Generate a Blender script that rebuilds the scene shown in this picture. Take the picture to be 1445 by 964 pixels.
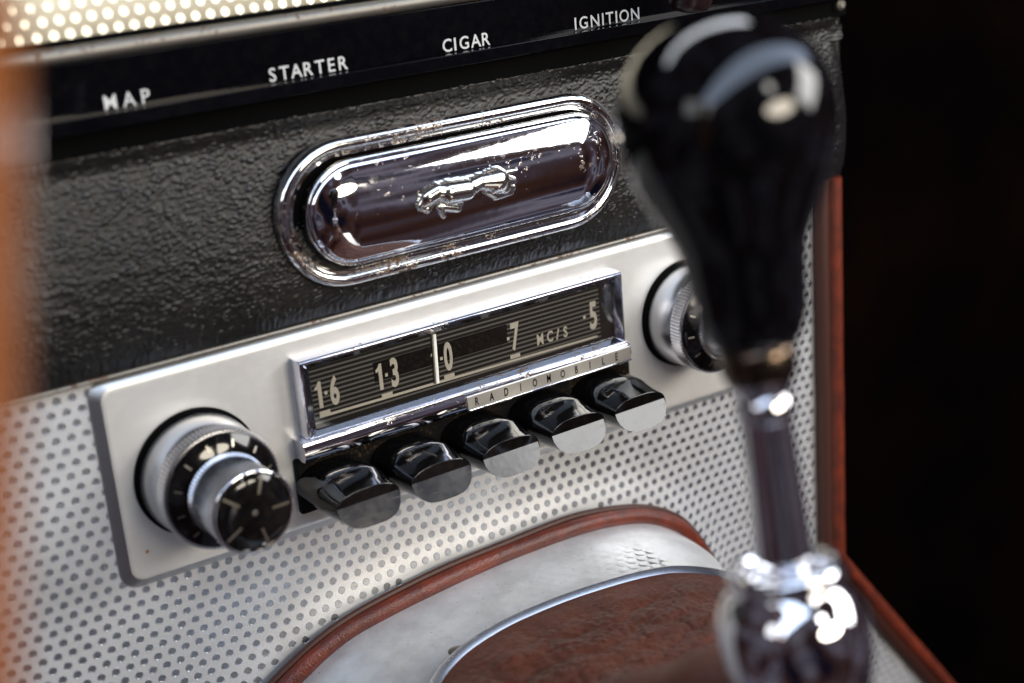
import bpy, math, random
import numpy as np
from mathutils import Vector, Matrix, noise as mnoise
random.seed(4)
for o in list(bpy.data.objects): bpy.data.objects.remove(o)
U = 0.0008                      # one drawing unit in metres (dimple pitch = 5 units = 4 mm)
sc = bpy.context.scene
COL = sc.collection

# ------------------------------------------------------------------ camera
F = 2102.0
X = np.array((3338, 995, -F)); X /= np.linalg.norm(X)
Z = np.array((-525, 6200, F)); Z -= X*Z.dot(X); Z /= np.linalg.norm(Z)
N = np.cross(X, Z)
R = np.stack([X, -N, Z])
CAM = R @ np.array((0, 0, 560.0))
cd = bpy.data.cameras.new('camera'); cam = bpy.data.objects.new('camera', cd); COL.objects.link(cam)
M = Matrix([[*R[0], CAM[0]*U], [*R[1], CAM[1]*U], [*R[2], CAM[2]*U], [0, 0, 0, 1]])
cam.matrix_world = M
cd.sensor_width = 36; cd.lens = F/1445*36
cd.clip_start = 0.01; cd.clip_end = 20
cd.dof.use_dof = True; cd.dof.focus_distance = 542*U; cd.dof.aperture_fstop = 7.6
sc.camera = cam

# ------------------------------------------------------------------ light
w = bpy.data.worlds.new('World'); sc.world = w; w.use_nodes = True
bg = w.node_tree.nodes['Background']
# the dim cabin all round: brown hide, dark trim, a little mauve bounce
wt = w.node_tree; wtc = wt.nodes.new('ShaderNodeTexCoord'); wn_ = wt.nodes.new('ShaderNodeTexNoise')
wn_.inputs['Scale'].default_value = 2.3; wn_.inputs['Detail'].default_value = 2
wr = wt.nodes.new('ShaderNodeValToRGB'); cr_ = wr.color_ramp; cr_.elements[0].position = 0.36; cr_.elements[0].color = (0.004, 0.004, 0.010, 1)
cr_.elements[1].position = 0.66; cr_.elements[1].color = (0.13, 0.125, 0.14, 1)
for ps, c_ in ((0.45, (0.035, 0.016, 0.012, 1)), (0.52, (0.050, 0.038, 0.050, 1)), (0.555, (0.15, 0.14, 0.18, 1)), (0.585, (0.012, 0.012, 0.030, 1))):
    e_ = cr_.elements.new(ps); e_.color = c_
wt.links.new(wtc.outputs['Generated'], wn_.inputs['Vector']); wt.links.new(wn_.outputs['Fac'], wr.inputs[0]); wt.links.new(wr.outputs[0], bg.inputs[0])
bg.inputs[1].default_value = 1.0
sc.view_settings.view_transform = 'Standard'; sc.view_settings.look = 'None'
sc.view_settings.exposure = 0.0; sc.view_settings.gamma = 1
sc.cycles.use_denoising = True
sc.cycles.max_bounces = 8; sc.cycles.glossy_bounces = 6; sc.cycles.transparent_max_bounces = 12
sc.cycles.caustics_reflective = False; sc.cycles.caustics_refractive = False
sc.cycles.sample_clamp_indirect = 6

def area(name, loc, target, sx, sy, rad, col):
    d = bpy.data.lights.new(name, 'AREA'); d.shape = 'RECTANGLE'
    d.size = sx*U; d.size_y = sy*U; d.color = col
    d.energy = rad*math.pi*sx*sy*U*U
    o = bpy.data.objects.new(name, d); COL.objects.link(o)
    o.location = Vector(loc)*U
    o.rotation_euler = (Vector(target)-Vector(loc)).to_track_quat('-Z', 'Y').to_euler()
    return o
sw = area('side_window_light', (850, -780, 500), (0, 0, 20), 680, 400, 11.5, (1.0, 0.985, 0.96))
sw.rotation_euler.rotate_axis('Z', math.radians(34))
area('windscreen_light', (60, 420, 760), (0, -60, 0), 1100, 360, 9.0, (0.88, 0.93, 1.0))
area('overhead_blue_light', (60, -560, 820), (-20, -150, 60), 2800, 300, 4.5, (0.62, 0.76, 1.0))  # long overhead strip added for the blue arc reflected in the gear knob
rw = area('rear_window_light', (250, -1480, 430), (-150, 0, 140), 760, 330, 15.0, (1.0, 0.90, 0.74)); rw.data.shape = 'ELLIPSE'
area('driver_window_light', (-1000, -500, 520), (0, 0, 20), 460, 260, 3.0, (0.95, 0.97, 1.0))
blob = area('chrome_blob_light', (120, -1250, 860), (0, 0, 0), 160, 200, 12.0, (0.96, 0.95, 0.9)); blob.data.shape = 'ELLIPSE'  # small unseen lamp added for highlight blobs on the chrome

# ------------------------------------------------------------------ helpers
class MB:
    def __init__(s): s.v = []; s.f = []
    def add(s, vs, fs):
        n = len(s.v); s.v += [tuple(map(float, p)) for p in vs]; s.f += [tuple(i+n for i in f) for f in fs]
        return s
    def box(s, x0, x1, y0, y1, z0, z1):
        return s.add([(x0,y0,z0),(x1,y0,z0),(x1,y1,z0),(x0,y1,z0),(x0,y0,z1),(x1,y0,z1),(x1,y1,z1),(x0,y1,z1)],
              [(0,3,2,1),(4,5,6,7),(0,1,5,4),(1,2,6,5),(2,3,7,6),(3,0,4,7)])
    def rings(s, rs, close=True, cap0=False, cap1=False):
        n = len(rs[0]); vs = [p for r in rs for p in r]; fs = []
        for i in range(len(rs)-1):
            for j in range(n if close else n-1):
                k = (j+1) % n
                fs.append((i*n+j, i*n+k, (i+1)*n+k, (i+1)*n+j))
        if cap0: fs.append(tuple(range(n-1, -1, -1)))
        if cap1: fs.append(tuple((len(rs)-1)*n+j for j in range(n)))
        return s.add(vs, fs)
    def lathe(s, c, axis, prof, n=64, cap0=False, cap1=True, knurl=None):
        a = Vector(axis).normalized(); e1 = a.orthogonal().normalized(); e2 = a.cross(e1); c = Vector(c); rs = []
        for i, (t, r) in enumerate(prof):
            ring = []
            for j in range(n):
                q = r
                if knurl and i in knurl and j % 2: q = r - knurl[i]
                th = 2*math.pi*j/n
                ring.append(c + a*t + (e1*math.cos(th)+e2*math.sin(th))*q)
            rs.append(ring)
        return s.rings(rs, True, cap0, cap1)
    def tube(s, path, r, n=14, close=False, cap=True, up=(0, 1, 0)):
        P = [Vector(p) for p in path]; rs = []; m = len(P)
        for i, p in enumerate(P):
            a = P[(i+1) % m] if (close or i < m-1) else P[i]
            b = P[i-1] if (close or i > 0) else P[i]
            t = (a-b).normalized(); e1 = Vector(up) - t*Vector(up).dot(t); e1.normalize(); e2 = t.cross(e1)
            rr = r[i] if isinstance(r, (list, tuple)) else r
            rs.append([p + (e1*math.cos(2*math.pi*j/n) + e2*math.sin(2*math.pi*j/n))*rr for j in range(n)])
        if close: rs.append(rs[0])
        return s.rings(rs, True, cap and not close, cap and not close)

WL = {}
def link(o, parent, wl):
    COL.objects.link(o); WL[o.name] = Vector(wl)
    if parent is not None:
        o.parent = parent; o.location = (Vector(wl)-WL[parent.name])*U
    else: o.location = Vector(wl)*U
    return o
def tag(o, label=None, cat=None, group=None, kind=None):
    if label: o['label'] = label
    if cat: o['category'] = cat
    if group: o['group'] = group
    if kind: o['kind'] = kind
    return o
def empty(name, loc):
    o = bpy.data.objects.new(name, None); o.empty_display_size = 0.01
    return link(o, None, loc)
def build(name, mb, mat, parent=None, origin=None, smooth=35, bevel=0, seg=2, blimit=35):
    if origin is None: origin = WL[parent.name] if parent is not None else (0, 0, 0)
    og = Vector(origin)
    me = bpy.data.meshes.new(name)
    me.from_pydata([((p[0]-og[0])*U, (p[1]-og[1])*U, (p[2]-og[2])*U) for p in mb.v], [], mb.f)
    import bmesh
    bm = bmesh.new(); bm.from_mesh(me); bmesh.ops.recalc_face_normals(bm, faces=bm.faces); bm.to_mesh(me); bm.free()
    me.materials.append(mat)
    if smooth:
        me.shade_smooth() if hasattr(me, 'shade_smooth') else None
        for p in me.polygons: p.use_smooth = True
        me.set_sharp_from_angle(angle=math.radians(smooth))
    o = link(bpy.data.objects.new(name, me), parent, og)
    if bevel:
        b = o.modifiers.new('bevel', 'BEVEL'); b.width = bevel*U; b.segments = seg
        b.limit_method = 'ANGLE'; b.angle_limit = math.radians(blimit); b.harden_normals = False
    return o
def rrect(x0, x1, z0, z1, r, y, n=8, dz=None):
    pts = []
    for cx, cz, a0 in ((x1-r, z1-r, 0), (x0+r, z1-r, 90), (x0+r, z0+r, 180), (x1-r, z0+r, 270)):
        for k in range(n+1):
            a = math.radians(a0 + 90*k/n); pts.append((cx+r*math.cos(a), y, cz+r*math.sin(a)))
    if dz: pts = [(p[0], p[1], p[2]+dz(p[0], p[2])) for p in pts]
    return pts
def catmull(P, m=8):
    P = [np.array(p, float) for p in P]; out = []
    for i in range(len(P)-1):
        a = P[max(i-1, 0)]; b = P[i]; c = P[i+1]; d = P[min(i+2, len(P)-1)]
        for k in range(m):
            t = k/m
            out.append(0.5*((2*b)+(c-a)*t+(2*a-5*b+4*c-d)*t*t+(3*b-a-3*c+d)*t**3))
    out.append(P[-1]); return out

# ------------------------------------------------------------------ materials
class Mat:
    def __init__(s, name, col=(0.5,0.5,0.5), metal=0, rough=0.4, spec=0.5, coat=0):
        s.m = bpy.data.materials.new(name); s.m.use_nodes = True; s.t = s.m.node_tree
        s.p = s.t.nodes['Principled BSDF']
        s.p.inputs['Base Color'].default_value = (*col, 1); s.p.inputs['Metallic'].default_value = metal
        s.p.inputs['Roughness'].default_value = rough; s.p.inputs['Specular IOR Level'].default_value = spec
        s.p.inputs['Coat Weight'].default_value = coat; s.p.inputs['Coat Roughness'].default_value = 0.05
        tc = s.t.nodes.new('ShaderNodeTexCoord'); mp = s.t.nodes.new('ShaderNodeMapping')
        mp.inputs['Scale'].default_value = (1/U,)*3
        s.t.links.new(tc.outputs['Object'], mp.inputs[0]); s.vec = mp.outputs[0]; s.h = None
    def n(s, ty, **kw):
        nd = s.t.nodes.new(ty)
        for k, v in kw.items():
            if k in nd.inputs: nd.inputs[k].default_value = v
            else: setattr(nd, k, v)
        return nd
    def L(s, a, b): s.t.links.new(a, b)
    def noise(s, scale, detail=3, rough=0.5, stretch=None, dist=0):
        nd = s.n('ShaderNodeTexNoise', Scale=scale, Detail=detail, Roughness=rough, Distortion=dist)
        if stretch:
            mp = s.n('ShaderNodeMapping'); mp.inputs['Scale'].default_value = stretch; s.L(s.vec, mp.inputs[0]); s.L(mp.outputs[0], nd.inputs['Vector'])
        else: s.L(s.vec, nd.inputs['Vector'])
        return nd.outputs['Fac']
    def voro(s, scale, feature='F1', rnd=1.0, stretch=None):
        nd = s.n('ShaderNodeTexVoronoi', Scale=scale, feature=feature, Randomness=rnd)
        src = s.vec
        if stretch:
            mp = s.n('ShaderNodeMapping'); mp.inputs['Scale'].default_value = stretch; s.L(s.vec, mp.inputs[0]); src = mp.outputs[0]
        s.L(src, nd.inputs['Vector']); return nd.outputs['Distance']
    def rng(s, v, a, b, c=0, d=1):
        nd = s.n('ShaderNodeMapRange'); s.L(v, nd.inputs['Value'])
        for k, q in zip(('From Min','From Max','To Min','To Max'), (a, b, c, d)): nd.inputs[k].default_value = q
        return nd.outputs[0]
    def math(s, op, a, b):
        nd = s.n('ShaderNodeMath', operation=op)
        for i, q in enumerate((a, b)):
            if isinstance(q, (int, float)): nd.inputs[i].default_value = q
            else: s.L(q, nd.inputs[i])
        return nd.outputs[0]
    def mixc(s, fac, a, b):
        nd = s.n('ShaderNodeMix', data_type='RGBA'); s.L(fac, nd.inputs['Factor'])
        for i, q in ((6, a), (7, b)):
            if isinstance(q, tuple): nd.inputs[i].default_value = (*q, 1)
            else: s.L(q, nd.inputs[i])
        return nd.outputs[2]
    def col(s, v): s.L(v, s.p.inputs['Base Color']); s.c = v; return s
    def set(s, k, v): s.L(v, s.p.inputs[k]); return s
    def bump(s, h, strength=0.5, dist=0.3):
        nd = s.n('ShaderNodeBump', Strength=strength, Distance=dist*U)
        s.L(h, nd.inputs['Height'])
        if s.h is not None: s.L(s.h, nd.inputs['Normal'])
        s.h = nd.outputs[0]; s.L(s.h, s.p.inputs['Normal']); return s

def chrome(name, rust=0.0, dirt=0.5, tint=(0.82, 0.82, 0.84), rough=0.045):
    m = Mat(name, tint, 1, rough)
    n1 = m.noise(0.55, 5, 0.65); n2 = m.noise(2.2, 3, 0.6); big = m.noise(0.06, 2, 0.5)
    spots = m.rng(m.math('MULTIPLY', n1, m.rng(big, 0.3, 0.7, 0.75, 1.2)), 0.675-0.12*rust, 0.70-0.12*rust)
    fine = m.rng(m.voro(0.9), 0.09, 0.04, 0, 1); sel = m.rng(m.noise(0.12, 2), 0.52, 0.6)
    pits = m.math('MULTIPLY', fine, sel)
    mask = m.math('MAXIMUM', spots, m.math('MULTIPLY', pits, dirt))
    m.col(m.mixc(mask, tint, m.mixc(n2, (0.17, 0.11, 0.065), (0.07, 0.028, 0.010))))
    m.set('Metallic', m.rng(mask, 0, 1, 1, 0.1))
    m.set('Roughness', m.math('ADD', m.rng(mask, 0, 1, rough, 0.65), m.rng(m.noise(0.3, 4, 0.7), 0.5, 0.8, 0, 0.06)))
    m.bump(mask, 0.25, 0.10); m.bump(m.noise(0.10, 2), 0.10, 0.5)
    return m.m
def plain_metal(name, c, rough, spk=0.0):
    m = Mat(name, c, 1, rough)
    if spk:
        s_ = m.rng(m.noise(6, 2, 0.6), 0.35, 0.7)
        m.col(m.mixc(s_, tuple(q*(1-spk) for q in c), tuple(min(1, q*(1+spk)) for q in c)))
        m.bump(m.noise(4.5, 3, 0.6), 0.25*spk*3, 0.08)
    return m.m
def gloss_black(name, c=(0.006, 0.006, 0.007), rough=0.07, dust=0.5, coat=0):
    m = Mat(name, c, 0, rough, 0.5, coat)
    d = m.math('MULTIPLY', m.rng(m.voro(1.1), 0.10, 0.03), m.rng(m.noise(0.10, 3, 0.6), 0.45, 0.62))
    d = m.math('MULTIPLY', d, dust)
    haze = m.rng(m.noise(0.25, 5, 0.7), 0.42, 0.75, 0, 0.16*dust)
    mk = m.math('MAXIMUM', d, haze)
    m.col(m.mixc(mk, c, (0.34, 0.27, 0.19)))
    m.set('Roughness', m.rng(mk, 0, 0.4, rough, rough+0.4))
    m.bump(m.noise(0.35, 2), 0.02, 0.25)
    return m.m

# embossed aluminium: frosted ground and polished dimples
m = Mat('frosted_aluminium', (0.76, 0.765, 0.77), 1, 0.42)
sp = m.rng(m.noise(3.2, 3, 0.65), 0.35, 0.68); st = m.rng(m.noise(0.05, 3, 0.5), 0.3, 0.7)
m.col(m.mixc(m.math('MULTIPLY', m.rng(st, 0, 1, 0.7, 1), sp), (0.68, 0.685, 0.69), (0.88, 0.885, 0.89)))
gr_ = m.rng(m.noise(0.035, 5, 0.65), 0.48, 0.72)
m.col(m.mixc(m.math('MULTIPLY', gr_, 0.30), m.c, (0.36, 0.33, 0.29)))
m.set('Metallic', m.rng(sp, 0, 1, 0.50, 0.62)); m.bump(m.noise(2.6, 3, 0.7), 0.45, 0.12)
M_ALU = m.m
m = Mat('polished_dimple', (0.60, 0.63, 0.67), 1, 0.2)
m.set('Roughness', m.rng(m.noise(2.0, 3), 0.3, 0.7, 0.27, 0.33)); M_DOT = m.m
M_DOT_LIT = plain_metal('lit_dimple', (0.86, 0.80, 0.66), 0.48)  # dimple metal with the warm light put into its colour
m = Mat('lit_aluminium', (0.92, 0.84, 0.64), 0.15, 0.42); m.bump(m.noise(2.2, 3), 0.3, 0.1); M_ALU_LIT = m.m  # same aluminium, the warm bright light on it put into the base colour

m = Mat('satin_plate_metal', (0.74, 0.73, 0.70), 0.5, 0.38)
br = m.noise(1.2, 2, 0.5, stretch=(0.03, 1, 1.6)); sm = m.noise(0.035, 3, 0.6)
m.col(m.mixc(m.math('MULTIPLY', m.rng(sm, 0.3, 0.7), m.rng(br, 0.3, 0.7, 0.6, 1)), (0.76, 0.735, 0.69), (0.85, 0.83, 0.785)))
m.set('Roughness', m.rng(m.noise(0.4, 4, 0.7), 0.3, 0.75, 0.33, 0.46)); m.bump(m.noise(3.5, 2), 0.16, 0.06); m.bump(br, 0.10, 0.08)
M_PLATE = m.m

m = Mat('black_grained_vinyl', (0.006, 0.0058, 0.0055), 0, 0.4, 0.42)
def ridge(sc_, st_, dist_, lo_, hi_):
    nn_ = m.noise(sc_, 2, 0.5, stretch=st_, dist=dist_)
    ab = m.n('ShaderNodeMath', operation='ABSOLUTE'); m.L(m.math('SUBTRACT', nn_, 0.5), ab.inputs[0])
    return m.rng(ab.outputs[0], lo_, hi_)
c1 = ridge(0.34, (0.62, 1, 1.25), 0.7, 0.0, 0.085); c2 = ridge(0.62, (0.8, 1, 1.15), 0.5, 0.0, 0.10)
cell = m.math('ADD', m.math('MULTIPLY', m.math('MULTIPLY', c1, c2), 0.75), m.math('MULTIPLY', m.noise(0.9, 3), 0.3))
m.bump(m.noise(2.2, 4), 0.5, 0.16)
m.set('Roughness', m.rng(m.noise(0.5, 4), 0.3, 0.7, 0.33, 0.48))
m.col(m.mixc(m.rng(m.noise(0.03, 3), 0.35, 0.7), (0.004, 0.0038, 0.0035), (0.013, 0.0115, 0.0095)))
M_VINYL = m.m

m = Mat('tan_leather_piping', (0.20, 0.035, 0.010), 0, 0.34, 0.5)
n1 = m.noise(0.12, 4, 0.6); n2 = m.noise(1.4, 4, 0.65)
m.col(m.mixc(m.rng(m.math('MULTIPLY', n1, m.rng(n2, 0.3, 0.7, 0.8, 1.2)), 0.35, 0.62), (0.17, 0.026, 0.009), (0.085, 0.015, 0.007)))
m.set('Roughness', m.rng(n2, 0.3, 0.7, 0.28, 0.48)); m.bump(m.voro(1.3), 0.45, 0.35); m.bump(n2, 0.25, 0.25)
M_PIPE = m.m
m = Mat('dark_welt_leather', (0.05, 0.014, 0.008), 0, 0.5); m.bump(m.noise(1.4, 3), 0.4, 0.3); M_WELT = m.m

m = Mat('brown_gaiter_leather', (0.10, 0.022, 0.012), 0, 0.5, 0.35)
dn = m.n('ShaderNodeTexNoise', Scale=0.06, Detail=4); m.L(m.vec, dn.inputs['Vector'])
mv = m.n('ShaderNodeVectorMath', operation='MULTIPLY_ADD'); m.L(dn.outputs['Color'], mv.inputs[0]); mv.inputs[1].default_value = (11, 11, 11); m.L(m.vec, mv.inputs[2])
vo = m.n('ShaderNodeTexVoronoi', Scale=0.20, feature='DISTANCE_TO_EDGE'); m.L(mv.outputs[0], vo.inputs['Vector'])
cr = m.rng(vo.outputs['Distance'], 0.0, 0.16)
g = m.voro(1.1); patch = m.rng(m.noise(0.05, 4, 0.6), 0.35, 0.65)
m.col(m.mixc(m.math('MULTIPLY', patch, m.rng(m.noise(0.9, 4, 0.7), 0.3, 0.7, 0.4, 1)), (0.066, 0.016, 0.007), (0.120, 0.031, 0.014)))
m.bump(m.noise(0.16, 6, 0.72, stretch=(0.7, 1.5, 1.2), dist=1.2), 0.5, 1.5); m.bump(g, 0.25, 0.3)
m.set('Roughness', m.rng(m.noise(0.5, 4, 0.7), 0.3, 0.7, 0.42, 0.65)); M_LEATHER = m.m

m = Mat('painted_tunnel_silver', (0.66, 0.66, 0.655), 0.45, 0.36)
dirt = m.rng(m.noise(0.06, 5, 0.7), 0.4, 0.75)
spk = m.rng(m.voro(0.30), 0.085, 0.05); 
c0 = m.mixc(dirt, (0.72, 0.72, 0.71), (0.50, 0.49, 0.475))
m.col(m.mixc(m.math('MULTIPLY', spk, 0.8), c0, (0.05, 0.035, 0.025)))
m.bump(m.noise(1.6, 3), 0.2, 0.15); M_TUNNEL = m.m

M_CHROME = chrome('chrome', 0.0, 0.35)
M_RUSTCHROME = chrome('pitted_rusty_chrome', 0.85, 1.0, (0.78, 0.77, 0.74), 0.08)
M_LID = chrome('worn_lid_chrome', -0.25, 0.3, (0.80, 0.79, 0.81), 0.045)
M_BEZEL = chrome('pitted_bezel_chrome', 0.15, 1.0, (0.72, 0.72, 0.78), 0.06)
M_LEVER = chrome('lever_chrome', -1, 0.0, (0.85, 0.85, 0.88), 0.03)
M_TRIM = chrome('dull_trim_metal', 0.8, 1.0, (0.24, 0.225, 0.20), 0.55)
M_SATIN = plain_metal('satin_chrome', (0.56, 0.57, 0.60), 0.27, 0.05)
M_MAKER = plain_metal('maker_strip_metal', (0.80, 0.77, 0.70), 0.42, 0.05)
M_EDGE = plain_metal('plate_edge_metal', (0.60, 0.61, 0.62), 0.40, 0.06)
M_KNURL = plain_metal('knurled_metal', (0.46, 0.46, 0.48), 0.26)
M_BLACK = gloss_black('glossy_black_plastic', (0.003, 0.003, 0.0035), 0.07, 0.15)
M_BUTTON = gloss_black('dusty_black_button', (0.002, 0.002, 0.0023), 0.07, 0.10)
M_KNOB = gloss_black('polished_black_knob', (0.002, 0.002, 0.0025), 0.05, 0.0)
M_STRIP = gloss_black('black_acrylic', (0.002, 0.002, 0.003), 0.05, 0.04)
M_STRIP.node_tree.nodes['Principled BSDF'].inputs['Specular IOR Level'].default_value = 0.14
m = Mat('grimy_housing', (0.004, 0.004, 0.004), 0, 0.6, 0.1)
dm = m.math('MULTIPLY', m.rng(m.noise(0.9, 5, 0.75), 0.52, 0.66), m.rng(m.noise(0.09, 3), 0.42, 0.6))
m.col(m.mixc(dm, (0.004, 0.004, 0.004), (0.11, 0.065, 0.03))); m.bump(m.noise(0.8, 4), 0.4, 0.4); M_HOUS = m.m
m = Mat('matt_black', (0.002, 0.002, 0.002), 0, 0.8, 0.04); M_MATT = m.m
m = Mat('cream_print', (0.62, 0.58, 0.49), 0, 0.6); m.col(m.mixc(m.rng(m.noise(2.5, 3), 0.4, 0.75), (0.92, 0.89, 0.81), (0.76, 0.72, 0.63))); M_PRINT = m.m
M_MARK = plain_metal('dulled_mark_metal', (0.50, 0.46, 0.38), 0.35)
M_PRINT2 = Mat('white_print', (0.60, 0.60, 0.58), 0, 0.6).m
m = Mat('worn_button_tip', (0.03, 0.032, 0.036), 0, 0.16, 0.5)
sx_ = m.rng(m.noise(1.3, 3, 0.6, stretch=(0.10, 1, 1.0)), 0.66, 0.72); sm_ = m.rng(m.noise(0.16, 4, 0.6), 0.4, 0.7)
m.col(m.mixc(sm_, (0.014, 0.016, 0.022), (0.020, 0.021, 0.025)))
m.set('Roughness', m.math('ADD', m.rng(sm_, 0, 1, 0.13, 0.18), m.math('MAXIMUM', m.rng(sx_, 0, 1, 0, 0.25), m.rng(m.voro(1.6), 0.14, 0.06, 0, 0.3))))
m.bump(m.noise(0.5, 3), 0.06, 0.25); M_TIP = m.m
m = Mat('striped_dial', (0.03, 0.03, 0.032), 0, 0.6, 0.15)
sep = m.n('ShaderNodeSeparateXYZ'); m.L(m.vec, sep.inputs[0])
wz = m.math('FRACT', m.math('DIVIDE', m.math('ADD', sep.outputs[2], 60.0), 1.72), 0)
line = m.math('MULTIPLY', m.math('GREATER_THAN', wz, 0.62), m.math('GREATER_THAN', sep.outputs[2], -8.2))
line = m.math('MULTIPLY', line, m.math('LESS_THAN', sep.outputs[0], 39.0))
m.col(m.mixc(line, (0.011, 0.011, 0.012), (0.20, 0.20, 0.195))); m.bump(line, 0.4, 0.2); M_DIAL = m.m
# glass: clear with a faint film of dust
gm = bpy.data.materials.new('dial_glass'); gm.use_nodes = True; t = gm.node_tree; t.nodes.clear()
out = t.nodes.new('ShaderNodeOutputMaterial'); tr = t.nodes.new('ShaderNodeBsdfTransparent'); gl = t.nodes.new('ShaderNodeBsdfGlossy')
df = t.nodes.new('ShaderNodeBsdfDiffuse'); fr = t.nodes.new('ShaderNodeFresnel'); fr.inputs[0].default_value = 1.5
gl.inputs['Roughness'].default_value = 0.03; gl.inputs['Color'].default_value = (1, 1, 1, 1); tr.inputs[0].default_value = (0.99, 0.99, 0.99, 1)
df.inputs[0].default_value = (0.4, 0.38, 0.34, 1)
m1 = t.nodes.new('ShaderNodeMixShader'); m2 = t.nodes.new('ShaderNodeMixShader')
t.links.new(fr.outputs[0], m1.inputs[0]); t.links.new(tr.outputs[0], m1.inputs[1]); t.links.new(gl.outputs[0], m1.inputs[2])
tc = t.nodes.new('ShaderNodeTexCoord'); mp = t.nodes.new('ShaderNodeMapping'); mp.inputs['Scale'].default_value = (1/U,)*3
nz = t.nodes.new('ShaderNodeTexNoise'); nz.inputs['Scale'].default_value = 0.9; nz.inputs['Detail'].default_value = 5
mr = t.nodes.new('ShaderNodeMapRange'); mr.inputs['From Min'].default_value = 0.45; mr.inputs['From Max'].default_value = 0.8; mr.inputs['To Max'].default_value = 0.022; mr.inputs['To Min'].default_value = 0.006
t.links.new(tc.outputs['Object'], mp.inputs[0]); t.links.new(mp.outputs[0], nz.inputs['Vector']); t.links.new(nz.outputs['Fac'], mr.inputs[0]); t.links.new(mr.outputs[0], m2.inputs[0])
t.links.new(m1.outputs[0], m2.inputs[1]); t.links.new(df.outputs[0], m2.inputs[2]); t.links.new(m2.outputs[0], out.inputs[0]); M_GLASS = gm
m = Mat('varnished_wood', (0.42, 0.14, 0.03), 0, 0.25, 0.5, 0.6)
m.col(m.mixc(m.noise(0.2, 4, 0.6, stretch=(1, 1, 0.1)), (0.30, 0.095, 0.020), (0.18, 0.05, 0.010))); M_WOOD = m.m
m = Mat('dark_carpet', (0.010, 0.005, 0.004), 0, 1.0, 0.0)
m.col(m.mixc(m.rng(m.noise(0.008, 3), 0.4, 0.7), (0.0015, 0.0010, 0.0010), (0.004, 0.0018, 0.0013))); M_CARPET = m.m
m = Mat('dark_brown_bakelite', (0.018, 0.008, 0.008), 0, 0.25); M_BAKE = m.m
M_RUST = Mat('rust', (0.45, 0.14, 0.02), 0, 0.8).m
M_FERR = plain_metal('dark_bronze_ferrule', (0.13, 0.095, 0.07), 0.22)

# ------------------------------------------------------------------ text as thin printed mesh
def text_mesh(body, height, mat, center, name, parent, sx=1.0, bold=0.0, thick=0.05, shear=0.0, spacing=1.0, horiz='CENTER'):
    cu = bpy.data.curves.new(name, 'FONT'); cu.body = body; cu.size = 1; cu.offset = bold; cu.extrude = 0.0
    cu.space_character = spacing; cu.align_x = horiz; cu.resolution_u = 6
    to = bpy.data.objects.new('tmp', cu); COL.objects.link(to)
    dg = bpy.context.evaluated_depsgraph_get(); me0 = bpy.data.meshes.new_from_object(to.evaluated_get(dg))
    co = np.array([v.co[:] for v in me0.vertices]); fs = [tuple(p.vertices) for p in me0.polygons]
    bpy.data.objects.remove(to)
    zmin, zmax = co[:, 1].min(), co[:, 1].max(); k = height/(zmax-zmin)
    xc = (co[:, 0].min()+co[:, 0].max())/2
    mb = MB()
    mb.add([(center[0]+(c[0]-xc)*k*sx+shear*(c[1]-(zmin+zmax)/2)*k, center[1], center[2]+(c[1]-(zmin+zmax)/2)*k) for c in co], fs)
    o = build(name, mb, mat, parent, smooth=0)
    so = o.modifiers.new('solid', 'SOLIDIFY'); so.thickness = thick*U; so.offset = 0
    return o

# ------------------------------------------------------------------ perforated-look console panel
YS = 2.0
ARCH = np.array(catmull([(-150,-200),(-142,-160),(-134,-125),(-123,-106),(-109,-96),(-85,-86.5),(-48,-81.5),(-15,-80.5),(19,-80.5),(47,-86),(64,-94),(75,-104),(86,-122),(95,-146),(101,-175),(104,-205)], 8))
def arch_dist(x, z):
    A = ARCH[:-1]; B = ARCH[1:]; p = np.array((x, z)); d = B-A
    t = np.clip(((p-A)*d).sum(1)/(d*d).sum(1), 0, 1); q = A+d*t[:, None]; r = np.hypot(*(p-q).T); i = r.argmin()
    cr = d[i][0]*(p[1]-A[i][1])-d[i][1]*(p[0]-A[i][0])
    return r[i]*(1 if cr > 0 else -1)          # positive outside (above)
def sheet_y(x, z):
    d = arch_dist(x, z)
    if d < 0: return YS-3.5
    return YS - 4.0*math.exp(-(d/13.0)**2)
def xr(z): return 160.0 if z > -152 else 160.0 + (-152-z)*0.78
cons = empty('console_panel', (0, YS, -260))
tag(cons, 'silver embossed aluminium console panel behind the radio, edged with red leather piping', 'console panel')
nx, nz = 120, 92; rows = []
for j in range(nz+1):
    z = 34 - j*(34+270)/nz; rr = []
    for i in range(nx+1):
        x = -290 + (xr(z)+290)*i/nx; rr.append((x, sheet_y(x, z), z))
    rows.append(rr)
sheet = build('panel_sheet', MB().rings(rows, close=False), M_ALU, cons)
sheet.modifiers.new('solid', 'SOLIDIFY').thickness = -1.2*U
def dimple(mb, x, y, z, nrm, r=1.36, h=0.16, k=14):
    n = Vector(nrm).normalized(); e1 = Vector((1, 0, 0)); e1 = (e1-n*e1.dot(n)).normalized(); e2 = n.cross(e1); c = Vector((x, y, z))
    rs = []
    for rad, hh in ((r+0.14, -0.05), (r, h), (r-0.10, h), (r-0.17, h-0.05)):
        rs.append([c + n*hh + (e1*math.cos(2*math.pi*q/k)+e2*math.sin(2*math.pi*q/k))*rad for q in range(k)])
    mb.rings(rs, True, False, True)
PLX = (-161, 115); PLZ = (-52, 28)
md = MB(); P = 5.0; RH = 8.52/2
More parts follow.
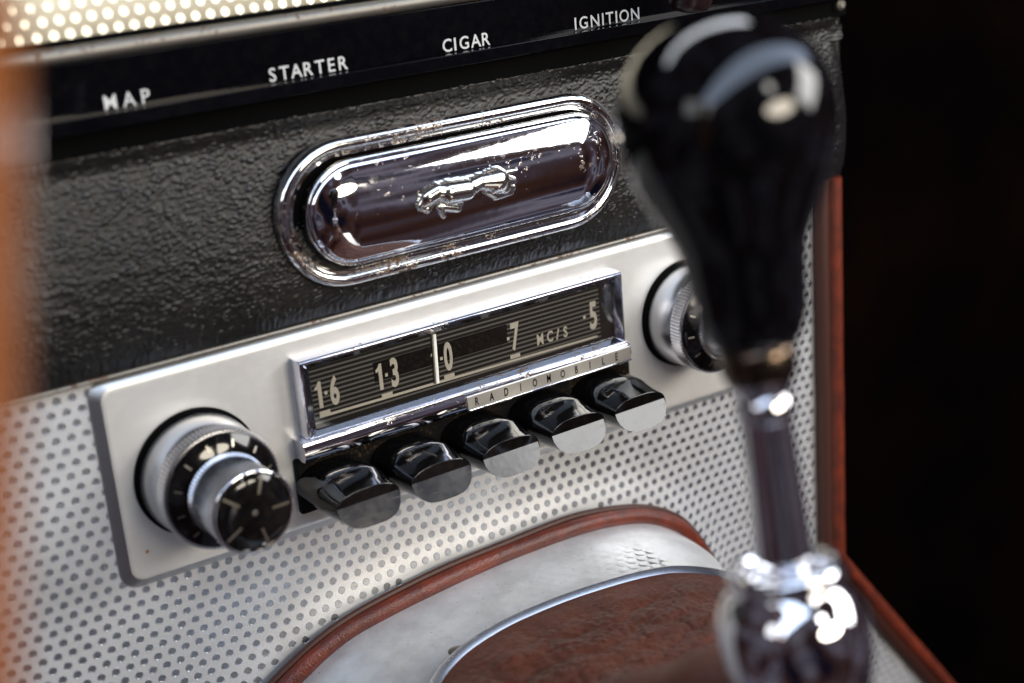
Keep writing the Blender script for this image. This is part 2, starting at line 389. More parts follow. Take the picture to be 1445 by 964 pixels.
for j in range(-62, 9):
    z = 2.3 + j*RH
    for i in range(-60, 50):
        x = -177.5 + (i+60)*P - 130 + (P/2 if j % 2 else 0) + 0.02*j*RH*0
        if x < -285 or x > xr(z)-2 or z < -262 or z > 30: continue
        if PLX[0]+3 < x < PLX[1]-3 and PLZ[0]+7 < z < PLZ[1]: continue
        d = arch_dist(x, z)
        if d < 3.5: continue
        e = 0.5; gx = (sheet_y(x+e, z)-sheet_y(x-e, z))/(2*e); gz = (sheet_y(x, z+e)-sheet_y(x, z-e))/(2*e)
        dimple(md, x, sheet_y(x, z), z, (gx, -1, gz))
tag(build('dimple_pattern', md, M_DOT, cons, smooth=14), kind='stuff')
# leather piping, a round bead sewn on a flat welt
pp = [(166.5, YS-3.5, z) for z in np.linspace(31, -150, 26)] + [(166.5+(-150-z)*0.78, YS-3.5, z) for z in np.linspace(-156, -262, 14)]
pp = [(p[0]+0.5*mnoise.noise(Vector((0, 0, p[2]*0.05))), p[1], p[2]) for p in pp]
build('edge_piping', MB().tube([(p[0]+2.6, p[1], p[2]) for p in pp], 3.7, 18), M_PIPE, cons)
build('edge_welt', MB().tube([(p[0]-2.6, YS-0.8, p[2]) for p in pp], 4.2, 14), M_WELT, cons)
ap = [(q[0], YS-9.5-1.2*mnoise.noise(Vector((q[0]*0.03, 0, 0))), q[1]) for q in ARCH]
build('arch_piping', MB().tube(ap, 3.5, 18), M_PIPE, cons)
def off(k, yy):
    T = np.gradient(ARCH, axis=0); T /= np.linalg.norm(T, axis=1)[:, None]
    return [(a[0]-t_[1]*k, yy, a[1]+t_[0]*k) for a, t_ in zip(ARCH, T)]
build('arch_welt', MB().tube(off(3.6, YS-7.6), 1.3, 8), M_WELT, cons)

# ------------------------------------------------------------------ tunnel cover
tun = empty('tunnel_cover', (0, -100, -262))
tag(tun, 'smooth silver painted tunnel cover with faint embossing inside the curved red piping', 'tunnel cover')
prof = off(-2.5, 0); ys = list(np.linspace(4, -300, 40))
tb = MB(); tb.rings([[(p[0]*(1-0.75*min(1, max(0, -y_-25)/110)) if p[0] > 0 else p[0], y_, p[2]-0.02*abs(y_)+(1.2*math.exp(-((y_+4)/6)**2))) for p in prof] for y_ in ys], close=False)
build('cover_shell', tb, M_TUNNEL, tun)
PR = np.array([(p[0], p[2]) for p in prof])
def top_z(x, y):
    i = np.interp(x, PR[:, 0], PR[:, 1]); return i-0.02*abs(y)
eb = MB()
for j in range(3, 40):
    y = -1.5-j*4.26
    for i in range(40):
        x = -108+i*5+(2.5 if j % 2 else 0)
        if x > 80*(1-0.75*min(1, max(0, -y-25)/110))-4: continue
        s_ = (top_z(x+1, y)-top_z(x-1, y))/2
        if abs(s_) > 0.2: continue
        hk = max(0.0, 1-abs(s_)/0.2)
        n = Vector((-s_, -0.02, 1)).normalized(); e1 = Vector((1, 0, s_)).normalized(); e2 = n.cross(e1); c = Vector((x, y, top_z(x, y)))
        rs = [[c+n*h+(e1*math.cos(2*math.pi*q/10)+e2*math.sin(2*math.pi*q/10))*r for q in range(10)] for r, h in ((1.9, -0.03), (1.2, 0.025*hk), (0.6, 0.035*hk))]
        eb.rings(rs, True, False, True)
tag(build('faint_embossing', eb, M_TUNNEL, tun, smooth=80), kind='stuff')

# ------------------------------------------------------------------ leather boot with chrome ring
SCREWS = ((-66.5,-50.8),(-24.5,-47.2),(15.0,-51.5))
boot = empty('gear_lever_boot', (-30, -120, -84))
tag(boot, 'wrinkled brown leather gear lever boot held by a chrome ring on the silver tunnel', 'lever boot')
RP = [(-106,-100),(-99,-83),(-86,-66),(-70,-55.5),(-50,-50.5),(-25,-49.5),(-4,-51.5),(14,-55.5),(26,-61.5),(35,-72),(37,-86),(30,-108),(8,-134),(-22,-156),(-55,-176),(-85,-178),(-104,-160),(-110,-130)]
cl = RP[-3:]+RP+RP[:4]; cm = catmull(cl, 8); ring = cm[3*8:3*8+len(RP)*8]
cm2 = catmull(cl, 20); ringL = [(q[0], q[1]) for q in cm2[3*20:3*20+len(RP)*20]]
ring3 = [(q[0], q[1], -81.5+min(0, (top_z(q[0], q[1])+84.5)*0.4)) for q in ring]
ringL = [(q[0], q[1], -81.5+min(0, (top_z(q[0], q[1])+84.5)*0.4)) for q in ringL]
def band(path, prof2):          # closed sweep with profile (outward, up)
    mb = MB(); n = len(path); rs = []
    for i in range(n):
        a = Vector(path[(i+1) % n]); b = Vector(path[i-1]); t_ = (a-b).normalized(); o_ = Vector((-t_[1], t_[0], 0)).normalized()
        rs.append([Vector(path[i])+o_*q[0]+Vector((0, 0, q[1])) for q in prof2])
    rs.append(rs[0]); mb.rings(rs, close=True); return mb
build('retaining_ring', band(ring3, [(1.6,-2.5),(1.7,0.5),(1.4,1.1),(0.7,1.3),(0.2,1.1),(-3.4,-1.3),(-3.7,-1.8),(-3.7,-3.5)]), M_SATIN, boot, smooth=50)
for fx, fy in SCREWS:
    mb = MB().lathe((fx, fy, -84.0+0.5), (0.05, 0.35, 1), [(-0.5, 2.9), (0.6, 2.8), (1.2, 2.2), (1.4, 1.2)], 20)
    build('screw_head', mb, M_TRIM, boot)
LB = Vector((-79.3, -227.8, 6.6)); LK = Vector((-75.1, -205.9, 124.1)); AX = (LK-LB).normalized()
e1 = AX.orthogonal().normalized(); 
lowc = LB-AX*16
ang = [math.atan2(p[1]+120, p[0]+32) for p in ringL]
secs = []; K = 120
for k in range(K+1):
    t_ = k/K; sec = []
    for i, p in enumerate(ringL):
        a = ang[i]; pr = Vector((p[0]*0.975-0.8, p[1]+0.0, p[2]-0.2)); 
        o_ = Vector((p[0]+32, p[1]+120, 0)); pr = Vector((-32+o_[0]*0.972, -120+o_[1]*0.972, p[2]))
        tp = lowc+Vector((math.cos(a)*15, math.sin(a)*15, 0))
        s_ = t_
        bulge = math.sin(math.pi*t_)**0.8
        q = pr.lerp(tp, s_)
        q.z = pr.z + (tp.z-pr.z)*t_**3.2 + 2.5*math.sin(math.pi*min(1, t_*1.6))
        out_ = Vector((math.cos(a), math.sin(a), 0.3))
        f_ = 2.6*mnoise.noise(Vector((math.cos(a)*2.2, math.sin(a)*2.2, t_*3.0)))*bulge 
        fade = min(1, t_*7)*(1 if t_ < 0.8 else (1-t_)*5)
        wq = Vector((q.x*0.085+0.5*mnoise.noise(Vector((q.x*0.05, q.y*0.05, 2))), q.y*0.11+0.5*mnoise.noise(Vector((q.x*0.05, q.y*0.05, 9))), 0))
        dv, _ = mnoise.voronoi(wq, distance_metric='DISTANCE', exponent=2.5); c1_ = min(1, (dv[1]-dv[0])/0.16)
        dv, _ = mnoise.voronoi(wq*3.1+Vector((5, 3, 0)), distance_metric='DISTANCE', exponent=2.5); c2_ = min(1, (dv[1]-dv[0])/0.35)
        q.z += (0.6*c1_+0.5*c2_+1.8*mnoise.noise(Vector((q.x*0.06, q.y*0.10, 5.0)))-0.9)*fade
        sec.append(q+out_*f_)
    secs.append(sec)
lb = build('leather_gaiter', MB().rings(secs, close=True), M_LEATHER, boot, smooth=80)

# two soft folds where the leather bunches under the lever
fold = MB()
rs = []
FP = catmull([(-122,-140,-84),(-100.6,-157.6,-62),(-85.2,-169.7,-50),(-76.8,-183.6,-40),(-72,-197.8,-33),(-68.1,-212.9,-33),(-70,-228,-48)], 8)
fo = MB().tube([tuple(p) for p in FP], [6+8.5*min(1, i/14)+1.2*math.sin(i*0.45) for i in range(len(FP))], 28)
fo_o = build('leather_fold', fo, M_LEATHER, boot, smooth=80); fo_o.modifiers.new('sub', 'SUBSURF').render_levels = 1

# ------------------------------------------------------------------ gear lever
lever = empty('gear_lever', tuple(LB-AX*20))
tag(lever, 'chrome gear lever with blurred glossy black pear-shaped knob in front of the radio', 'gear lever')
def proj(p):
    c = R.T@(np.array(p, float)-CAM); return 722.5+F*c[0]/-c[2], 482-F*c[1]/-c[2], -c[2]
def sv(y):
    a_, b_ = -20.0, 150.0
    for _ in range(40):
        m_ = (a_+b_)/2
        if proj(LB+AX*m_)[1] > y: a_ = m_
        else: b_ = m_
    return (a_+b_)/2
w1 = 0.1598; w2 = 0.1513
build('lever_dome', MB().lathe(LB, AX, [(-26,9),(-22,13),(-16,15.6),(-8,17.2),(0,17.4),(4,16.6),(7.5,14.6),(9.2,13.2),(10.6,12.8),(11.4,13.3),(12.6,13.4),(13.6,12.9),(14.4,11.9),(14.2,10.9),(13,10.3),(10,9.8)], 72, cap0=True, cap1=True), M_LEVER, lever, smooth=60)
build('lever_shaft', MB().lathe(LB, AX, [(8,6.9),(14,6.75),(22,6.5),(40,6.0),(50,5.7),(54,5.6)], 48), M_LEVER, lever)
build('knob_collar', MB().lathe(LB, AX, [(47.5,5.9),(48.2,6.5),(50,6.7),(52.2,6.5),(53,6.0),(54.5,6.6),(57,7.6),(60,8.3)], 48), M_LEVER, lever)
kp = [(487,40),(488,56),(483,62),(474,68),(462,73),(441,80),(397,85),(370,88),(345,93),(318,105),(290,120),(262,134),(235,146),(210,153),(185,158),(160,159),(135,156),(110,148),(86,136),(64,119),(47,99),(34,77),(26,56),(21,31),(19,8)]
build('black_knob', MB().lathe(LB, AX, [(sv(y), w_*proj(LB+AX*sv(y))[2]/F) for y, w_ in kp], 80), M_KNOB, lever, smooth=60)
kf = [(548,36),(543,42),(538,47),(530,52),(520,54.5),(508,55.5),(497,55.5),(490,54),(486,50)]
build('knob_ferrule', MB().lathe(LB, AX, [(sv(y), w_*proj(LB+AX*sv(y))[2]/F) for y, w_ in kf], 80), M_FERR, lever, smooth=60)

# ------------------------------------------------------------------ radio
radio = empty('car_radio', (-22, -1, -12))
tag(radio, 'old chrome-framed car radio with tuning dial, five black push buttons and two knobs', 'radio')
def pdz(x, z):
    return 0 if z > -10 else (-5.0*(x+161)/276 if z < -30 else 0) - 0.0
pl = []
for ins, y in ((0, 2.6), (0.0, 1.5), (0.35, 1.15), (3.3, -0.75), (3.9, -0.95), (4.8, -1.0)):
    pl.append(rrect(-160.5+ins, 115-ins, -46.8+ins, 27.3-ins*0.9, 6.5-ins*0.6, y, 8, pdz))
pb = MB(); pb.rings(pl, True, False, True)
build('faceplate', MB().rings(pl[3:], True, False, True), M_PLATE, radio, smooth=40)
build('plate_edge', MB().rings(pl[:4], True), M_EDGE, radio, smooth=40)
rs_ = MB().lathe((-150.9, -0.98, -34.2), (0, -1, 0), [(0, 0.62), (0.12, 0.5), (0.16, 0.2)], 12)
build('rust_spot', rs_, M_RUST, radio)
# bezel
bz = empty_b = None
bezel_mb = MB()
def rect(x0, x1, z0, z1, y): return [(x0, y, z0), (x1, y, z0), (x1, y, z1), (x0, y, z1)]
bezel_mb.rings([rect(-91.2,47.6,-10.6,18.0,-1.0), rect(-91.4,47.8,-10.6,17.8,-7.2), rect(-91.0,47.4,-10.4,17.4,-8.0), rect(-90.2,46.8,-10.0,16.6,-8.2), rect(-86.4,44.8,-9.0,13.6,-4.6)], True)
bezel = build('bezel', bezel_mb, M_BEZEL, radio, smooth=30, bevel=0.35)
ch = MB(); cs = []
for x in np.linspace(-94.0, 48.6, 24):
    k = 0.25*math.sin((x+94)*0.05)
    cs.append([(x,-1,-10.9),(x,-8.2,-10.7),(x,-9.0,-11.0),(x,-9.25,-11.6),(x,-9.6-k*0.2,-13.0),(x,-9.7-k*0.3,-14.6),(x,-9.3-k*0.2,-16.4),(x,-8.9,-17.4),(x,-8.2,-18.0),(x,-1,-18.4)])
ch.rings(cs, True, True, True)
build('chin_moulding', ch, M_BEZEL, bezel, smooth=32)
build('edge_line', MB().box(-91.6,48.2,-9.3,-7.5,-11.05,-10.35), M_CHROME, bezel, bevel=0.2)
build('maker_strip', MB().box(-28,48.0,-10.15,-8.8,-17.0,-11.9), M_MAKER, bezel, bevel=0.15)
build('edge_line', MB().box(-27.6,48.4,-10.3,-8.5,-17.9,-17.05), M_CHROME, bezel, bevel=0.25)
name = 'RADIOMOBILE'
for i, chh in enumerate(name):
    o = text_mesh(chh, 3.1, M_MATT, (-24.0+i*6.5, -10.18, -14.5), 'raised_letter', bezel, sx=0.62, bold=0.02)
# dial
dial = build('dial', MB().box(-88.5, 46.5, -3.6, -2.2, -13.0, 15.0), M_DIAL, radio, origin=(0, 0, 0))
YD = -3.66
def flat(x0, x1, z0, z1, y=YD, th=0.06): return MB().box(x0, x1, y-th, y, z0, z1)
build('dial_window', flat(-61.3, -4.2, 1.5, 8.7), M_MATT, dial)
tk = MB(); tk.add([(-84,YD-.04,-5.5),(37.3,YD-.04,-7.0),(37.3,YD-.04,-6.2),(-84,YD-.04,-4.5)], [(0,1,2,3)])
sl = build('scale_line', tk, M_PRINT, dial, smooth=0)
build('scale_tick', flat(-84,-79.8,-4.9,-3.2,YD-.05), M_PRINT, dial)
for tx in (-57,-30.8,-1.5): build('scale_tick', flat(tx-2.2,tx+2.2,-5.2,-3.7,YD-.05), M_PRINT, dial)
def numeral(body, x, h=11.0, sx=0.60, z=3.1, b=0.012):
    return text_mesh(body, h, M_PRINT, (x, YD-0.12, z), 'numeral', dial, sx=sx, bold=b)
def one_at(x, z0=-2.0, z1=7.8):
    mb = MB(); w_ = 0.72; y = YD-0.12
    mb.add([(x-w_,y,z0),(x+w_,y,z0),(x+w_,y,z1),(x-w_*0.4,y,z1),(x-w_*1.2,y,z1-1.3),(x-w_*2.5,y,z1-2.0),(x-w_*2.5,y,z1-3.1),(x-w_,y,z1-2.7)], [(0,1,2,3,4,7),(4,5,6,7)])
    build('numeral', mb, M_PRINT, dial, smooth=0)
def dot_at(x, z=3.0): build('decimal_point', flat(x-0.55, x+0.55, z-0.6, z+0.6, YD-.06), M_PRINT, dial)
for one, px, dg, dx in ((-82.9, -80.6, '6', -77.3), (-58.8, -56.4, '3', -53.1), (-35.9, -33.4, '0', -30.5)):
    one_at(one); dot_at(px); numeral(dg, dx, 11.0, 0.50, b=0.035)
numeral('7', -0.8, 11.0, 0.52, b=0.03); dot_at(-4.0)
numeral('5', 35.8, 11.2, 0.52, 2.3, b=0.03); dot_at(31.6, 2.6)
for c_, x_ in (('M', 10.3), ('C', 14.9), ('/', 18.5), ('S', 22.2)):
    text_mesh(c_, 4.3, M_PRINT, (x_, YD-0.12, -0.9), 'unit_letter', dial, sx=0.72 if c_ != '/' else 0.9, bold=0.02)
build('pointer', MB().tube([(-36.0, -4.3, 13.2), (-36.6, -4.3, -5.4)], 0.95, 10), M_PRINT, radio)
build('dial_glass', MB().box(-86.6, 45.0, -5.0, -4.75, -10.4, 13.9), M_GLASS, radio, smooth=0)
build('lower_shelf', MB().box(-86.4, 44.9, -4.7, -3.7, -12.0, -9.2), M_HOUS, radio)
build('button_housing', MB().box(-95.2, 52.5, -3.4, 1.5, -39.0, -18.5), M_HOUS, radio, bevel=0.8)
# push buttons
def push_button(cx, cz):
    root = None; mb = MB(); n = 15
    S = [(-2,13.5,7.4,8.2,0.0,0),(-13,13.5,7.4,8.2,0.0,0),(-17.8,13.3,7.2,8.2,0.0,0),(-18.5,13.2,6.9,8.3,0,0),(-21,12.9,5.8,8.35,0,0),(-25,12.5,4.9,8.4,0,0)]
    def up(y, hw, ht, hb, zc, sh, yf=None):
        top = []
        for i in range(n+1):
            u = -math.cos(math.pi*i/n); zz = ht*max(0, 1-abs(u)**2.8)**0.52
            top.append((cx+u*hw, y if yf is None else yf(u), cz+zc+zz))
        return top
    def lo(y, hw, ht, hb, zc, sh, yf=None):
        r_ = []
        for i in range(1, n):
            u = math.cos(math.pi*i/n); zz = -hb*max(0, 1-abs(u)**3.4)**0.5
            r_.append((cx+u*hw, y if yf is None else yf(u), cz+zc+zz))
        return r_
    rs = [up(*s)+lo(*s) for s in S]
    last = (0, 12.1, 4.6, 8.4, 0, 0)
    topa = up(*last, yf=lambda u: -29.6-0.2*abs(u)**2); lowa = lo(*(0, 12.1, 4.6, 7.9, 0, 0), yf=lambda u: -29.4-3.9*max(0, 1-abs(u)**3.4)**0.5)
    rs.append(topa+lowa)
    mb.rings(rs, True)
    nb = (len(rs)-1)*len(rs[0]); cr0 = len(mb.v)
    mb.v += [(topa[i][0], -29.35, cz) for i in range(1, n)]
    crid = [nb]+[cr0+i for i in range(n-1)]+[nb+n]
    for i in range(n):
        q_ = [nb+i, nb+i+1, crid[i+1], crid[i]]; q_ = [a for k_, a in enumerate(q_) if a not in q_[:k_]]
        mb.f.append(tuple(q_))
    body = build('push_button', mb, M_BUTTON, radio, origin=(cx, -2, cz), smooth=38, bevel=0.22, blimit=40)
    cre = [(p[0], -29.37, cz-0.02) for p in topa]
    # upper recess (dark) closes the crescent, lower facet is the worn pale tip
    k = n+1
    lowf = [topa[0]]+lowa[::-1]+[topa[-1]]
    ml = MB(); ml.add(lowf+cre, [(i, i+1, k+i+1, k+i) for i in range(n)])
    build('worn_tip', ml, M_TIP, body, origin=(cx, -2, cz), smooth=20)
    return body
b0 = push_button(-82.2, -28.4)
for cx in (-53.1, -23.5, 6.6, 36.0):
    c = b0.copy(); link(c, radio, (cx, -2, -28.4))
    for chd in list(b0.children):
        d = chd.copy(); link(d, c, (cx, -2, -28.4))
# control knobs
def control_knob(cx, cz, rot):
    c = (cx, 0, cz); a = (0, -1, 0)
    base = build('control_knob', MB().lathe(c, a, [(0.9, 22.0), (2.6, 22.0), (3.2, 21.2)], 80), M_MATT, radio, origin=(cx, -1, cz))
    def sub(nm, mb, mt, sm=35): return build(nm, mb, mt, base, origin=(cx, -1, cz), smooth=sm)
    sub('satin_sleeve', MB().lathe(c, a, [(2.8, 20.4), (4, 20.9), (14.6, 20.0), (15.4, 19.6), (15.8, 18.8)], 96), M_SATIN)
    sub('knurled_ring', MB().lathe(c, a, [(15.6, 18.4), (16.0, 19.9), (16.4, 20.5), (21.6, 20.5), (22.1, 19.8), (22.4, 18.8)], 180, knurl={2: 0.75, 3: 0.75}), M_KNURL, 25)
    sub('dial_ring', MB().lathe(c, a, [(22.2, 19.3), (22.8, 19.1), (23.2, 18.2), (26.2, 12.5), (26.2, 9.0)], 80), M_BLACK)
    tm = MB()
    for k in range(11):
        th = rot+math.radians(30*k+15); d = Vector((math.cos(th), 0, math.sin(th))); s_ = Vector((-math.sin(th), 0, math.cos(th)))
        p0 = Vector((cx, -24.72, cz))+d*15.2; p1 = Vector((cx, -23.62, cz))+d*17.4
        up_ = Vector((0, -0.06, 0))
        tm.add([p0-s_*0.32+up_, p0+s_*0.32+up_, p1+s_*0.32+up_, p1-s_*0.32+up_], [(0, 1, 2, 3)])
    sub('ring_marks', tm, M_MARK, 0)
    sub('grip', MB().lathe(c, a, [(24.6, 12.4), (25.4, 13.6), (26.4, 13.8), (27.2, 13.1), (43.2, 13.5), (43.9, 13.1)], 140, knurl={3: 0.7, 4: 0.7}), M_KNURL, 25)
    sub('grip_rim', MB().lathe(c, a, [(43.2, 12.9), (44.0, 13.8), (44.9, 13.9), (45.5, 13.4), (45.5, 12.8), (45.1, 12.6)], 96, cap1=False), M_CHROME, 60)
    sub('face_disc', MB().lathe(c, a, [(44.6, 12.9), (45.2, 12.6), (45.7, 8), (46.0, 3), (46.05, 0.1)], 72), M_BLACK, 60)
    fm = MB()
    for k in range(5):
        th = rot+math.radians(72*k); d = Vector((math.cos(th), 0, math.sin(th))); s_ = Vector((-math.sin(th), 0, math.cos(th)))
        for (r0, y0), (r1, y1) in (((6.0, -45.95), (8.4, -45.78)), ((8.4, -45.78), (12.0, -45.36))):
            p0 = Vector((cx, y0, cz))+d*r0; p1 = Vector((cx, y1, cz))+d*r1
            fm.add([p0-s_*0.45, p0+s_*0.45, p1+s_*0.45, p1-s_*0.45], [(0, 1, 2, 3)])
    fm.lathe((cx, -46.0, cz), (0, -1, 0), [(0, 1.0), (0.12, 0.9)], 16)
    sub('face_marks', fm, M_MARK, 0)
    return base
control_knob(-129.6, -11.8, math.radians(-2))
control_knob(83.5, -8.8, math.radians(20))

# ------------------------------------------------------------------ ashtray
ash = empty('ashtray', (-16, -1.2, 64))
tag(ash, 'rusty chrome oval ashtray with convex lid and leaping cat emblem, set in black vinyl', 'ashtray')
def stadium(xa, xb, zc, r, y, n=20):
    pts = []
    for k in range(n+1):
        a = math.radians(-90+180*k/n); pts.append((xb-r+r*math.cos(a), y, zc+r*math.sin(a)))
    for k in range(n+1):
        a = math.radians(90+180*k/n); pts.append((xa+r+r*math.cos(a), y, zc+r*math.sin(a)))
    return pts
ZC = 63.8; sr = []
for ins, y in ((0, -1.5), (0.0, -3.4), (0.6, -4.6), (1.8, -5.5), (3.0, -5.5), (4.0, -4.8), (4.5, -3.6), (5.2, -3.2), (6.0, -3.6), (6.3, -2.6)):
    sr.append(stadium(-90.5+ins, 53.5-ins, ZC, 25.4-ins, y))
build('surround', MB().rings(sr, True), M_RUSTCHROME, ash, smooth=50)
build('recess', MB().rings([stadium(-84.3, 47.3, ZC, 19.3, -2.4), stadium(-84.0, 47.0, ZC, 19.0, -1.8)], True, False, True), M_MATT, ash)
lid = empty_l = None
lr = []; XA, XB, RR = -80.0, 46.8, 17.6
for k in range(0, 3):
    ins, y = ((0.3, -2.0), (0.0, -5.0), (0.25, -6.3))[k]
    lr.append(stadium(XA+ins, XB-ins, ZC, RR-ins, y, 28))
steps = 22
for k in range(1, steps):
    ins = 0.6+(RR-0.7)*(k/(steps-1))
    u = 1-ins/RR; y = -6.7-4.2*(1-u**2.4)
    lr.append(stadium(XA+ins, XB-ins, ZC, RR-ins, y, 28))
lid = build('lid', MB().rings(lr, True, False, True), M_LID, ash, smooth=50)
build('lid_edge', MB().rings([stadium(XA-0.5, XB+0.5, ZC, RR+0.5, -2.5, 28), stadium(XA-0.7, XB+0.7, ZC, RR+0.7, -5.6, 28), stadium(XA-0.3, XB+0.3, ZC, RR+0.3, -6.5, 28), stadium(XA+0.5, XB-0.5, ZC, RR-0.5, -6.6, 28)], True), M_CHROME, ash, smooth=60)
# leaping cat relief: union of rounded strokes, turned into a height field
ST = [  # x0,z0,r0,x1,z1,r1
 (-40.2,62.6,1.2,-37.2,65.0,2.4), (-37.2,65.0,2.4,-33.5,66.2,2.3), (-40.0,61.6,0.9,-38.0,60.6,0.7),
 (-33.8,66.0,2.2,-29.0,65.2,3.1), (-30.5,66.8,1.4,-32.8,63.0,1.1), (-29.0,65.0,3.3,-22.0,64.6,3.2), (-22.0,64.6,3.0,-15.5,66.2,2.2),
 (-15.5,66.0,2.3,-9.0,65.4,3.6), (-9.0,64.6,3.4,-6.0,62.2,2.0), (-29.5,62.4,1.5,-24.6,60.2,1.1), (-32.0,60.4,1.1,-25.2,58.2,1.0),
 (-32.6,60.2,0.9,-31.0,56.8,0.7), (-12.5,62.6,1.5,-9.0,59.8,1.2), (-9.0,59.6,1.2,-3.0,59.8,1.0), (-6.0,62.0,1.6,-2.0,61.4,1.0),
 (-14.0,67.4,0.7,0.2,67.2,0.55), (-4.5,64.5,1.3,-1.2,63.6,0.9), (-36.0,62.2,1.0,-37.6,60.2,0.8)]
gx = np.arange(-43, 3.01, 0.3); gz = np.arange(54, 71.01, 0.3); GX, GZ = np.meshgrid(gx, gz)
H = np.zeros_like(GX)
for x0, z0, r0, x1, z1, r1 in ST:
    dx, dz = x1-x0, z1-z0; t_ = np.clip(((GX-x0)*dx+(GZ-z0)*dz)/(dx*dx+dz*dz), 0, 1)
    d_ = np.hypot(GX-x0-t_*dx, GZ-z0-t_*dz); r_ = (r0+(r1-r0)*t_)*1.28+0.2
    H = np.maximum(H, np.where(d_ < r_, np.sqrt(np.maximum(r_**2-d_**2, 0))*0.95+0.35, 0))
H2 = H.copy()
for _ in range(1):
    H2 = (H2+np.roll(H2, 1, 0)+np.roll(H2, -1, 0)+np.roll(H2, 1, 1)+np.roll(H2, -1, 1))/5
def lid_y(x, z):
    cxl = min(max(x, XA+RR), XB-RR); dd = math.hypot(x-cxl, z-ZC); u = min(dd/RR, 1); return -6.7-4.2*(1-u**2.4)
em = MB(); nn = len(gx); idx = {}
for j in range(len(gz)):
    for i in range(nn):
        if H2[j, i] > 0.06:
            idx[(j, i)] = len(em.v); em.v.append((gx[i], lid_y(gx[i], gz[j])+0.3-1.15*H2[j, i], gz[j]))
for j in range(len(gz)-1):
    for i in range(nn-1):
        q = [(j, i), (j, i+1), (j+1, i+1), (j+1, i)]
        if all(k in idx for k in q): em.f.append(tuple(idx[k] for k in q))
M_EMB = chrome('worn_emblem_metal', -0.1, 0.8, (0.86, 0.84, 0.76), 0.16)
build('cat_emblem', em, M_EMB, lid, origin=WL[lid.name], smooth=70)

ash.location = Vector((-17.3, -3.8, 64.6))*U      # seated on the padded vinyl

# ------------------------------------------------------------------ black vinyl dash panel
vin = empty('vinyl_dash_panel', (0, 0, 28))
tag(vin, 'black grained vinyl dash panel around the chrome ashtray', 'dash panel')
ZP = [33, 38, 45, 52, 60, 70, 80, 92]; YP = [-2.4, -3.8, -4.7, -4.9, -4.5, -3.1, -1.4, 0.6]
prof_v = [(4, 29.2), (1.0, 28.2), (-0.4, 28.5), (-1.3, 30.0), (-2.0, 32)]+[(float(np.interp(z, ZP, YP)), z) for z in np.arange(33.0, 92.1, 0.42)]+[(float(np.interp(z, [92, 94, 96, 97.5, 98.4, 99.2, 100.0, 100.6], [0.6, 0.4, -0.6, -1.1, -1.05, -0.8, 0.1, 1.2])), z) for z in np.arange(92.4, 100.6, 0.4)]+[(4, 101.0)]
def pebble(x, z):
    wx = x+1.6*mnoise.noise(Vector((x*0.21, z*0.21, 1.3))); wz = z+1.3*mnoise.noise(Vector((x*0.21, z*0.21, 7.9)))
    d, _ = mnoise.voronoi(Vector((wx*0.50, wz*0.84, 0)), distance_metric='DISTANCE', exponent=2.5)
    e_ = min(1.0, (d[1]-d[0])/0.42); h_ = e_*e_*(3-2*e_)
    return h_*(0.75+0.6*mnoise.noise(Vector((x*0.3, z*0.3, 4.4))))+0.18*mnoise.noise(Vector((x*1.1, z*1.5, 0)))
rows = []
for x in list(np.linspace(-290, -196, 12))+list(np.arange(-194, 168, 0.52))+[168, 170, 172, 173.5, 174.5, 175.5, 176.2, 176.7, 177.0]:
    k = max(0, (x-168)/9.0)
    rows.append([(x, y+(3.5*k*k if y < 0 else 0)-(0.52*pebble(x, z) if z < 100.2 else 0), z) for y, z in prof_v])
vb = MB(); vb.rings(rows, close=False)
build('vinyl_cover', vb, M_VINYL, vin, smooth=60)
build('side_return', MB().box(174.0, 177.0, 1.0, 60, 30, 104), M_VINYL, vin, bevel=1)
build('lower_seam', MB().tube([(-290, -0.6, 28.0), (116, -0.6, 27.6), (172, -0.4, 28.0)], 0.8, 8), M_TRIM, vin)
build('corner_stud', MB().lathe((173, -3, 103), (0, -1, 0), [(-2, 2.6), (0.5, 2.4), (1.4, 1.2)], 16), M_TRIM, vin)

# ------------------------------------------------------------------ label strip
strip = empty('switch_label_strip', (0, -2, 110))
tag(strip, 'glossy black acrylic label strip with white switch names above the vinyl panel', 'label strip')
sf = MB().rings([[(x_, -2.4, 109), (x_, -3.7, 126.5), (x_, 3, 126.5), (x_, 3, 109)] for x_ in (-290, 178)], True, True, True)
build('strip_face', sf, M_STRIP, strip, bevel=0.3)
build('strip_ledge', MB().rings([[(x_, -6.6, 106), (x_, -6.6, 110.35), (x_, -2.3, 110.7), (x_, -2.3, 106)] for x_ in (-290, 178)], True, True, True), M_STRIP, strip, bevel=0.2)
build('under_strip_shade', MB().box(-290, 178, -1.5, 2, 98.0, 105.9), M_MATT, strip, bevel=0.6)  # matt black box standing in for the shade below the ledge
for body, x0, x1 in (('MAP', -142.2, -124.9), ('STARTER', -86.8, -56.8), ('CIGAR', -20.3, 0.0), ('IGNITION', 36.0, 67.5)):
    wd = x1-x0; n = len(body); wts = [1.25 if c_ in 'MNOG' else (0.5 if c_ == 'I' else 1.0) for c_ in body]; tot = sum(wts); x = x0
    for c_, wt in zip(body, wts):
        cw = wd*wt/tot; text_mesh(c_, 4.4, M_PRINT2, (x+cw/2, -2.98, 113.2), 'printed_letter', strip, sx=0.95 if c_ != 'I' else 1.0, bold=0.008); x += cw

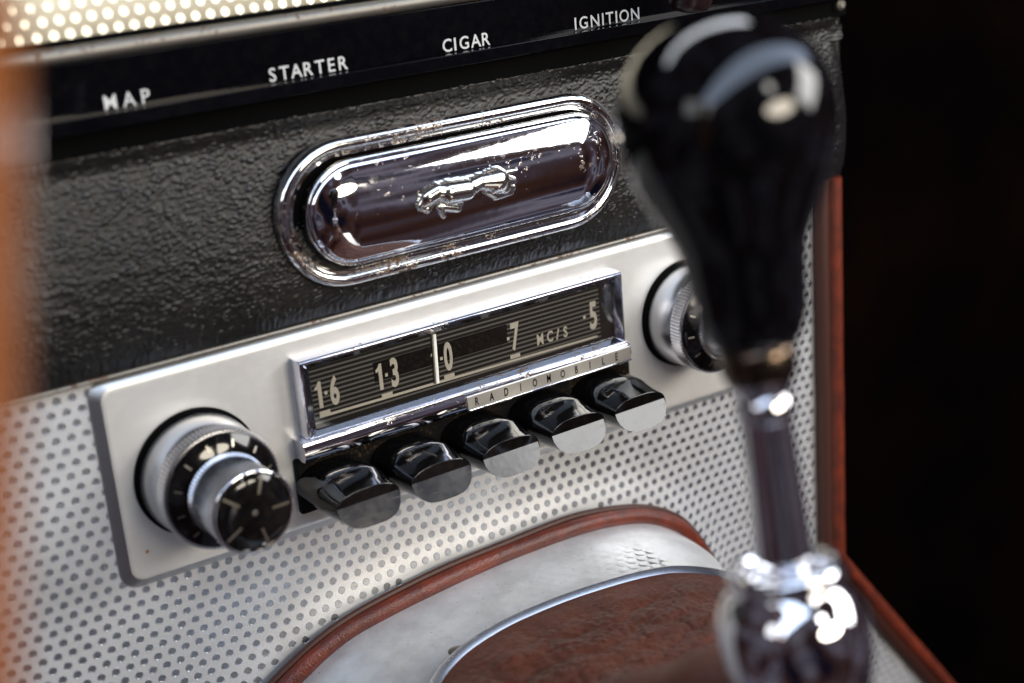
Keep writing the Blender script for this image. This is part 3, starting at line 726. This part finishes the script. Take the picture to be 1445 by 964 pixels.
# ------------------------------------------------------------------ upper instrument panel with metal trim
upp = empty('upper_switch_panel', (0, 0, 132))
tag(upp, 'embossed aluminium panel coloured as warmly lit in the top left corner above the label strip', 'instrument panel')
tl = math.radians(7)
ur = [[(x, 1+(z-132)*math.tan(tl), z) for x in np.linspace(-290, 60, 20)] for z in (131.5, 150, 175)]
up_s = build('panel_sheet', MB().rings(ur, close=False), M_ALU_LIT, upp); up_s.modifiers.new('solid', 'SOLIDIFY').thickness = -1*U
um = MB()
for j in range(10):
    z = 134.4+j*4.26
    for i in range(66):
        x = -286+i*5+(2.5 if j % 2 else 0); dimple(um, x, 1+(z-132)*math.tan(tl), z, (0, -1, math.tan(tl)), 1.5, 0.2, 12)
tag(build('dimple_pattern', um, M_DOT_LIT, upp), kind='stuff')
build('metal_trim', MB().tube([(-290, -2.6, 128.8), (60, -2.6, 129.2), (178, -2.6, 129.4)], 2.5, 12), M_TRIM, upp)
build('trim_gap', MB().box(-290, 60, -0.6, 2, 130.8, 133.0), M_MATT, upp)

# ignition switch lever hanging over the strip
tg = empty('switch_lever', (72.5, -24, 120))
tag(tg, 'dark brown switch lever at the top edge above the black gear knob', 'switch lever')
build('lever_arm', MB().lathe((72.5, -26, 121.5), (0.02, -0.1, 1), [(-7.5, 3), (-6.5, 6.6), (-4, 8), (0, 8.6), (12, 9.4), (24, 9)], 32), M_BAKE, tg, smooth=60)

# ------------------------------------------------------------------ steering wheel rim, very close to the lens
def bd(px, py, d):
    c = np.array(((px-722.5)*d/F, -(py-482)*d/F, -d)); return CAM+R@c
rim_pts = []
c_mid = bd(-213, 500, 138)
wheel = empty('steering_wheel_rim', tuple(c_mid))
tag(wheel, 'out-of-focus varnished wooden steering wheel rim along the left edge', 'steering wheel')
A0 = bd(-211, -700, 140); A1 = c_mid; A2 = bd(-216, 1700, 140)
for t_ in np.linspace(-1, 1, 41):
    p = A1+(A2-A0)/2*t_ + (A0+A2-2*A1)/2*t_*t_; rim_pts.append(tuple(p))
build('wooden_rim', MB().tube(rim_pts, 15.2, 32, up=(1, 0, 0)), M_WOOD, wheel)

# ------------------------------------------------------------------ dark footwell beyond the console
fw = MB(); g_ = [[(x, 300+14*mnoise.noise(Vector((x*0.01, z*0.01, 0))), z) for x in np.linspace(-500, 1500, 30)] for z in np.linspace(-1100, 700, 26)]
fw.rings(g_, close=False)
o = build('footwell', fw, M_CARPET, None, origin=(300, 300, -200)); tag(o, 'dark carpeted footwell beyond the console', None, kind='structure')
print('tris', sum(len(o.data.polygons) for o in bpy.data.objects if o.type == 'MESH'))
